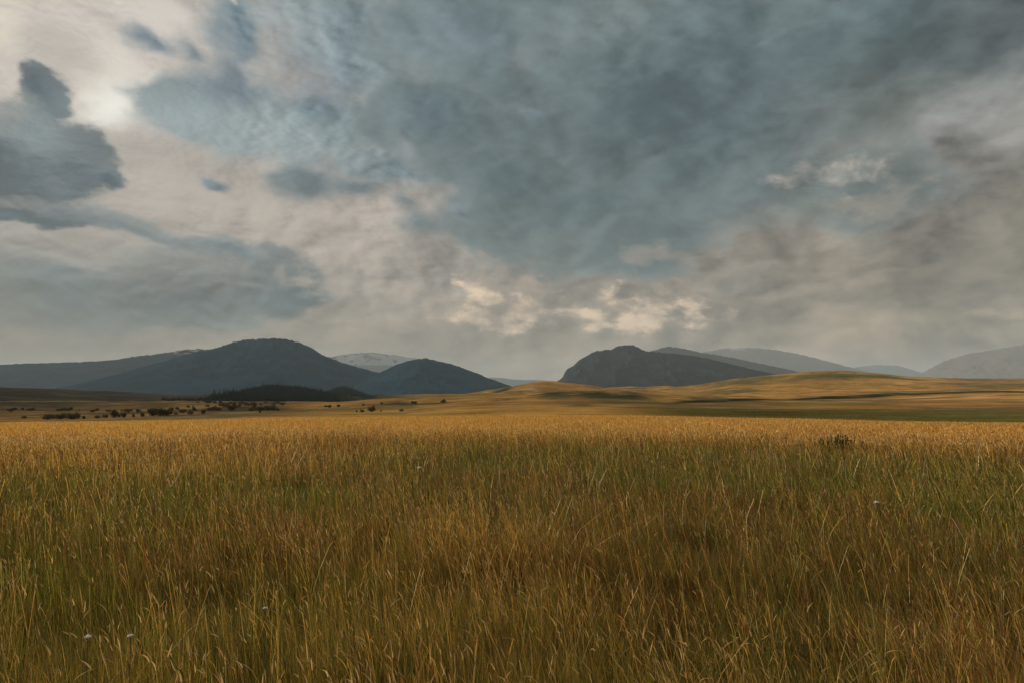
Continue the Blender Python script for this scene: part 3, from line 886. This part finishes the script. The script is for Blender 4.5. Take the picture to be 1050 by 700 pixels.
def leaf_quads(ctr, size, rg):
    n = len(ctr)
    a = rg.normal(0, 1, (n, 3)); a /= np.linalg.norm(a, axis=1, keepdims=True)
    b = np.cross(a, rg.normal(0, 1, (n, 3))); b /= np.linalg.norm(b, axis=1, keepdims=True)
    sz = size * (0.6 + 0.8 * rg.random((n, 1)))
    V = np.stack([ctr - a * sz, ctr - b * sz * .6, ctr + a * sz, ctr + b * sz * .6], 1).reshape(-1, 3)
    return V, np.arange(4 * n).reshape(-1, 4)


def shrub_meshes(seed, h, wdt, lobes, leaves, stem=0.22):
    """a low round shrub or small tree: several forking stems and an uneven crown of leaves"""
    rg = np.random.default_rng(seed)
    stems, C = [], []
    for i in range(lobes):
        t = 2 * math.pi * i / lobes + rg.random()
        rad = wdt * 0.5 * (0.25 + 0.45 * rg.random())
        top = np.array([math.cos(t) * rad, math.sin(t) * rad, h * (0.34 + 0.38 * rg.random())])
        stems.append(tube([(0, 0, -0.1), top * [0.25, 0.25, 0.0] + [0, 0, h * stem], top], [h * .035, h * .025, h * .008]))
        m = leaves // lobes
        p = rg.normal(0, 1, (m, 3)); p /= np.linalg.norm(p, axis=1, keepdims=True)
        p *= (rg.random((m, 1)) ** 0.45)
        C.append(top + p * [wdt * 0.24, wdt * 0.24, h * (0.30 + 0.06 * rg.random())])
    p = rg.normal(0, 1, (leaves // 2, 3)); p /= np.linalg.norm(p, axis=1, keepdims=True)
    C.append(np.array([0, 0, h * .32]) + p * rg.random((len(p), 1)) ** .4 * [wdt * .44, wdt * .44, h * .34])
    C = np.concatenate(C); C[:, 2] = np.abs(C[:, 2]) + 0.05
    return join(*stems), leaf_quads(C, h * 0.062, rg)


def conifer_meshes(seed, h, tiers=11, spread=0.17):
    """a spruce: tapering trunk, drooping ragged whorls of branches"""
    rg = np.random.default_rng(seed)
    trunk = tube([(0, 0, -0.3), (0, 0, h * .5), (0, 0, h * .98)], [h * .018, h * .011, h * .003])
    V, Fq = [], []
    for i in range(tiers):
        f = i / (tiers - 1)
        z0 = h * (0.10 + 0.84 * f)
        rr = h * spread * (1 - f) ** 0.8 + h * 0.012
        nb = int(11 - 5 * f)
        for k in range(nb):
            t = 2 * math.pi * (k + rg.random() * .7) / nb
            L = rr * (0.6 + 0.55 * rg.random()); dz = L * (0.28 + 0.25 * rg.random()); wv = L * (0.22 + .12 * rg.random())
            c, s_ = math.cos(t), math.sin(t)
            o = len(V)
            V += [(0, 0, z0), (c * L * .55 - s_ * wv, s_ * L * .55 + c * wv, z0 - dz * .45), (c * L, s_ * L, z0 - dz), (c * L * .55 + s_ * wv, s_ * L * .55 - c * wv, z0 - dz * .45)]
            Fq.append((o, o + 1, o + 2, o + 3))
            V += [(0, 0, z0 - h * .03), (c * L * .5, s_ * L * .5, z0 - dz * .2 + .2 * wv), (c * L * .95, s_ * L * .95, z0 - dz), (c * L * .5, s_ * L * .5, z0 - dz - wv)]
            Fq.append((o + 4, o + 5, o + 6, o + 7))
    return trunk, (np.array(V), np.array(Fq))


def plant(name, label, cat, group, meshes, mats, loc, rot=0.0, scale=1.0, squash=1.0):
    e = bpy.data.objects.new(name, None); COL.objects.link(e)
    e.location = loc; e.rotation_euler = (0, 0, rot); e.scale = (scale * squash, scale * squash, scale)
    tag(e, label, cat, group)
    for part, me in zip(('trunk', 'crown'), meshes):
        link(part, me, None, e)
    return e


def proto(gen, leafmat, *a, **k):
    (tv, tf), (cv, cf) = gen(*a, **k)
    t = np_mesh('trunk', tv, tf, 4); t.materials.append(BARK)
    c = np_mesh('crown', cv, cf, 4); c.materials.append(leafmat)
    return t, c


SHRUBS = [proto(shrub_meshes, LEAVES, 100 + i, 3.0, w, l, 620, st) for i, (w, l, st) in enumerate([(4.4, 6, .16), (3.2, 4, .2), (3.0, 5, .26), (5.2, 7, .12)])]
CONES = [proto(conifer_meshes, NEEDLES, 200 + i, 12.0, 12, sp) for i, sp in enumerate([.17, .14, .20])]


def ground_at(px, r):
    a = float(azel(px, 400)[0])
    return r * math.sin(a), r * math.cos(a), float(terrain_z(np.array([a]), np.array([float(r)]))[0])


def shrub_at(i, px, r, h, label, group=None, squash=1.0, name='shrub', cat='shrub'):
    x, y, z = ground_at(px, r)
    plant(name, label, cat, group, SHRUBS[i], None, (x, y, z - 0.1), random.random() * 6.28, h / 3.0 * 1.0, squash)


NEARG = 'dark shrubs in the valley just past the field edge'
for i, px, r, h, lab in [
    (3, 50.5, 330, 2.5, 'leftmost low dark shrub of the clump at the left edge of the golden field'),
    (0, 56, 345, 2.3, 'second low dark shrub from the left in the clump past the golden field'),
    (0, 63, 335, 2.8, 'third dark shrub, broad and round, in the clump past the golden field'),
    (3, 68.5, 350, 2.6, 'fourth dark shrub from the left in the clump past the golden field'),
    (0, 75, 330, 3.2, 'tallest dark shrub of the clump past the golden field'),
    (2, 80.5, 340, 2.3, 'rightmost dark shrub of the clump past the golden field'),
    (1, 87, 335, 1.5, 'tiny lone shrub just right of the dark clump'),
    (3, 101, 340, 1.6, 'very low spreading shrub left of the thin upright one'),
    (3, 109, 345, 1.8, 'low spreading shrub beside the thin upright one'),
    (2, 118, 345, 3.3, 'thin upright dark shrub between low spreading ones'),
    (1, 123, 350, 1.7, 'small shrub touching the thin upright one'),
    (2, 128, 345, 2.4, 'small rounded shrub right of the thin upright one'),
    (1, 138, 350, 1.5, 'tiny dark shrub alone between two groups of shrubs'),
    (1, 147, 355, 2.0, 'small shrub left of the pair of tall dark ones'),
    (2, 157.5, 365, 4.0, 'upright dark tree left of the dense dark pair'),
    (0, 165.5, 370, 4.6, 'tall dense dark tree, left one of the pair past the field'),
    (0, 172, 375, 4.2, 'broad dense dark tree, right one of the pair past the field'),
    (3, 181, 390, 1.5, 'very low shrub just right of the dense dark pair'),
    (3, 196, 400, 2.2, 'spreading grey-green shrub below the dark wood'),
    (2, 209, 410, 2.6, 'green shrub with a light top below the dark wood'),
    (3, 26, 360, 1.4, 'tiny dark shrub near the left edge of the picture'),
]:
    shrub_at(i, px, r, h, lab, NEARG, 1.0)
for i, px, r, h, lab in [
    (1, 366, 400, 1.3, 'smallest dot of a shrub left of the lone round tree'),
    (0, 371.5, 390, 1.9, 'squat dark shrub just left of the lone round tree'),
    (3, 412, 385, 1.7, 'wide low dark shrub alone on the open golden slope'),
    (1, 391, 400, 1.0, 'faint small shrub just right of the lone round tree'),
    (1, 267, 420, 1.4, 'small brown shrub by the pale track near the wood'),
]:
    shrub_at(i, px, r, h, lab, 'scattered shrubs on the golden slope')
shrub_at(0, 381.5, 400, 4.0, 'lone round dark tree on the golden slope right of the wood', None, 0.85, 'round_tree', 'tree')

# shrubs of the scrubby strips across the left valley
for k in range(130):
    if k < 44: px = random.uniform(-30, 250); r = 660 + 50 * math.sin(px / 30) + random.gauss(0, 22)
    elif k < 62: px = random.uniform(130, 265); r = 500 + random.gauss(0, 30)
    elif k < 120: px = random.triangular(200, 305, 250); r = random.uniform(480, 1050)
    else: px = random.uniform(330, 460); r = 600 + random.gauss(0, 14)
    shrub_at(random.randrange(4), px, r, random.uniform(1.1, 2.7) * (1.5 if 62 <= k < 120 else 1), 'small dark shrub in the scrubby strips between the field and the wood', 'small shrubs in the scrubby strips', random.uniform(.9, 1.5))

# conifers along the edge of the wood, their pointed tops against the mountain
for k in range(90):
    px = 166 + 84 * (k + random.random()) / 90
    dens = 0.55 + 0.6 * (px > 215)
    x, y, z = ground_at(px, 1420 + random.gauss(0, 60))
    plant('conifer_tree', 'dark pointed conifer in the row along the left edge of the wood', 'tree', 'conifers along the edge of the wood', CONES[k % 3], None,
          (x, y, z - 0.3), random.random() * 6.28, random.uniform(1.0, 1.9) * dens, random.uniform(1.5, 2.2))

# the wood itself on its two hills: one dark mass
rgw = np.random.default_rng(5)
tv, tf = conifer_meshes(301, 1.0, 7, 0.2)[1]
allV, allF, o = [], [], 0
cand = 0
spots = []
while len(spots) < 6500:
    px = rgw.uniform(205, 392); r = rgw.uniform(1250, 3000)
    if px < 235 and r > 1650: continue
    w1 = math.exp(-((px - 292) / 50) ** 4) * (1 if 1250 < r < 2050 else 0)
    w2 = math.exp(-((px - 352) / 26) ** 4) * (1 if 2250 < r < 3000 else 0)
    w3 = min(1, max(0, (px - 205) / 45)) * (1 if px < 305 and r < 1700 else 0)
    if rgw.random() < max(w1, w2, w3): spots.append((px, r))
spots = np.array(spots)
sa = azel(spots[:, 0], 400)[0]; sr = spots[:, 1]
sz = terrain_z(sa, sr)
hh = rgw.uniform(5, 11, len(sr)) * (1 + 0.6 * (rgw.random(len(sr)) > .93)) * (0.6 + 0.9 * fbm(sr / 60, sa * 60, 3, 4))
rot = rgw.random(len(sr)) * 6.28
cc, ss_ = np.cos(rot)[:, None], np.sin(rot)[:, None]
VX = (tv[None, :, 0] * cc - tv[None, :, 1] * ss_) * hh[:, None] * 1.25 + (sr * np.sin(sa))[:, None]
VY = (tv[None, :, 0] * ss_ + tv[None, :, 1] * cc) * hh[:, None] * 1.25 + (sr * np.cos(sa))[:, None]
VZ = tv[None, :, 2] * hh[:, None] + sz[:, None]
WV = np.stack([VX, VY, VZ], -1).reshape(-1, 3)
WF = (tf[None] + (np.arange(len(sr)) * len(tv))[:, None, None]).reshape(-1, 4)
tag(link('wood', np_mesh('wood', WV, WF, 4), NEEDLES), 'far dark conifer wood covering two low hills at the foot of the mountain', 'wood', kind='stuff')

# ------------------------------------------------------------------ plants standing out in the field
rgt = np.random.default_rng(77)
WEED = plain('weed_leaves', (0.085, 0.105, 0.045), 0.3)
STEMG = plain('weed_stem', (0.10, 0.10, 0.05))
PETAL = plain('petals', (0.85, 0.83, 0.76), 0.1, 0.1)
a0 = float(azel(858, 446)[0]); rw = 25.0
zw = float(terrain_z(np.array([a0]), np.array([rw]))[0])
clump = bpy.data.objects.new('weed_clump', None); COL.objects.link(clump)
clump.location = (rw * math.sin(a0), rw * math.cos(a0), zw)
tag(clump, 'dark green spiky weed clump standing up in the golden band on the right', 'weed clump')
ST, LV = [], []
for k in range(46):
    bx_, by_ = rgt.normal(0, 0.27), rgt.normal(0, 0.2)
    hgt = 0.50 + 0.26 * rgt.random() * math.exp(-(bx_ / .45) ** 2)
    lx, ly = bx_ * 0.25 + rgt.normal(0, 0.03), rgt.normal(0, 0.03)
    ST.append(tube([(bx_, by_, -0.03), (bx_ + lx * .4, by_ + ly * .4, hgt * .5), (bx_ + lx, by_ + ly, hgt)], [0.008, 0.006, 0.003], 5))
    m = 34
    t = rgt.uniform(0.25, 1.0, m)[:, None]
    base = np.array([bx_, by_, 0]) + np.hstack([lx * t, ly * t, hgt * t])
    LV.append(leaf_quads(base + rgt.normal(0, 0.018, (m, 3)) * (1.5 - t), 0.032, rgt))
link('stem', np_mesh('stem', *join(*ST), 4), STEMG, clump)
link('leaves', np_mesh('leaves', *join(*LV), 4), WEED, clump)


def flower(px, py, top, size, label):
    a, e = azel(px, py)
    a = float(a); r = (EYE - top) / math.tan(-float(e))
    for _ in range(6):
        zg = float(terrain_z(np.array([a]), np.array([r]))[0]); r = (EYE - top - zg) / math.tan(-float(e))
    f = bpy.data.objects.new('white_flower', None); COL.objects.link(f)
    f.location = (r * math.sin(a), r * math.cos(a), zg)
    tag(f, label, 'flower', 'white flowers in the grass')
    link('stem', np_mesh('stem', *tube([(0.02, 0, -0.02), (0.0, 0.01, top * .5), (0, 0, top - size * .3)], [0.003, 0.0025, 0.002], 5), 4), STEMG, f)
    # a flat-topped head of many small florets on short rays
    m = 90
    t = rgt.random(m) * 6.283; q = np.sqrt(rgt.random(m))
    ctr = np.stack([np.cos(t) * q * size * .5, np.sin(t) * q * size * .5, top - (q ** 2) * size * .22 + rgt.normal(0, size * .03, m)], -1)
    hv_, hf_ = leaf_quads(ctr, size * 0.13, rgt)
    link('flower_head', np_mesh('flower_head', hv_, hf_, 4), PETAL, f)


flower(898.5, 513.5, 0.62, 0.050, 'bright white flower head standing alone in the green right part of the field')
flower(985.5, 454.0, 0.60, 0.075, 'small white flower near the right edge below the golden band')
flower(430, 478, 0.62, 0.060, 'pale white flower head left of the middle of the field')
flower(90, 651, 0.60, 0.030, 'small whitish flower low in the left corner, the more leftward of two')
flower(134, 650, 0.60, 0.026, 'small whitish flower low in the left corner, the more rightward of two')
flower(272, 622, 0.60, 0.026, 'small whitish flower between reddish stems in the left foreground')
#==TREES_END==
scene.cycles.max_bounces = 6
scene.cycles.diffuse_bounces = 3
scene.cycles.glossy_bounces = 1
scene.cycles.transmission_bounces = 3
scene.cycles.volume_bounces = 0
scene.cycles.use_adaptive_sampling = True
scene.cycles.adaptive_threshold = 0.01
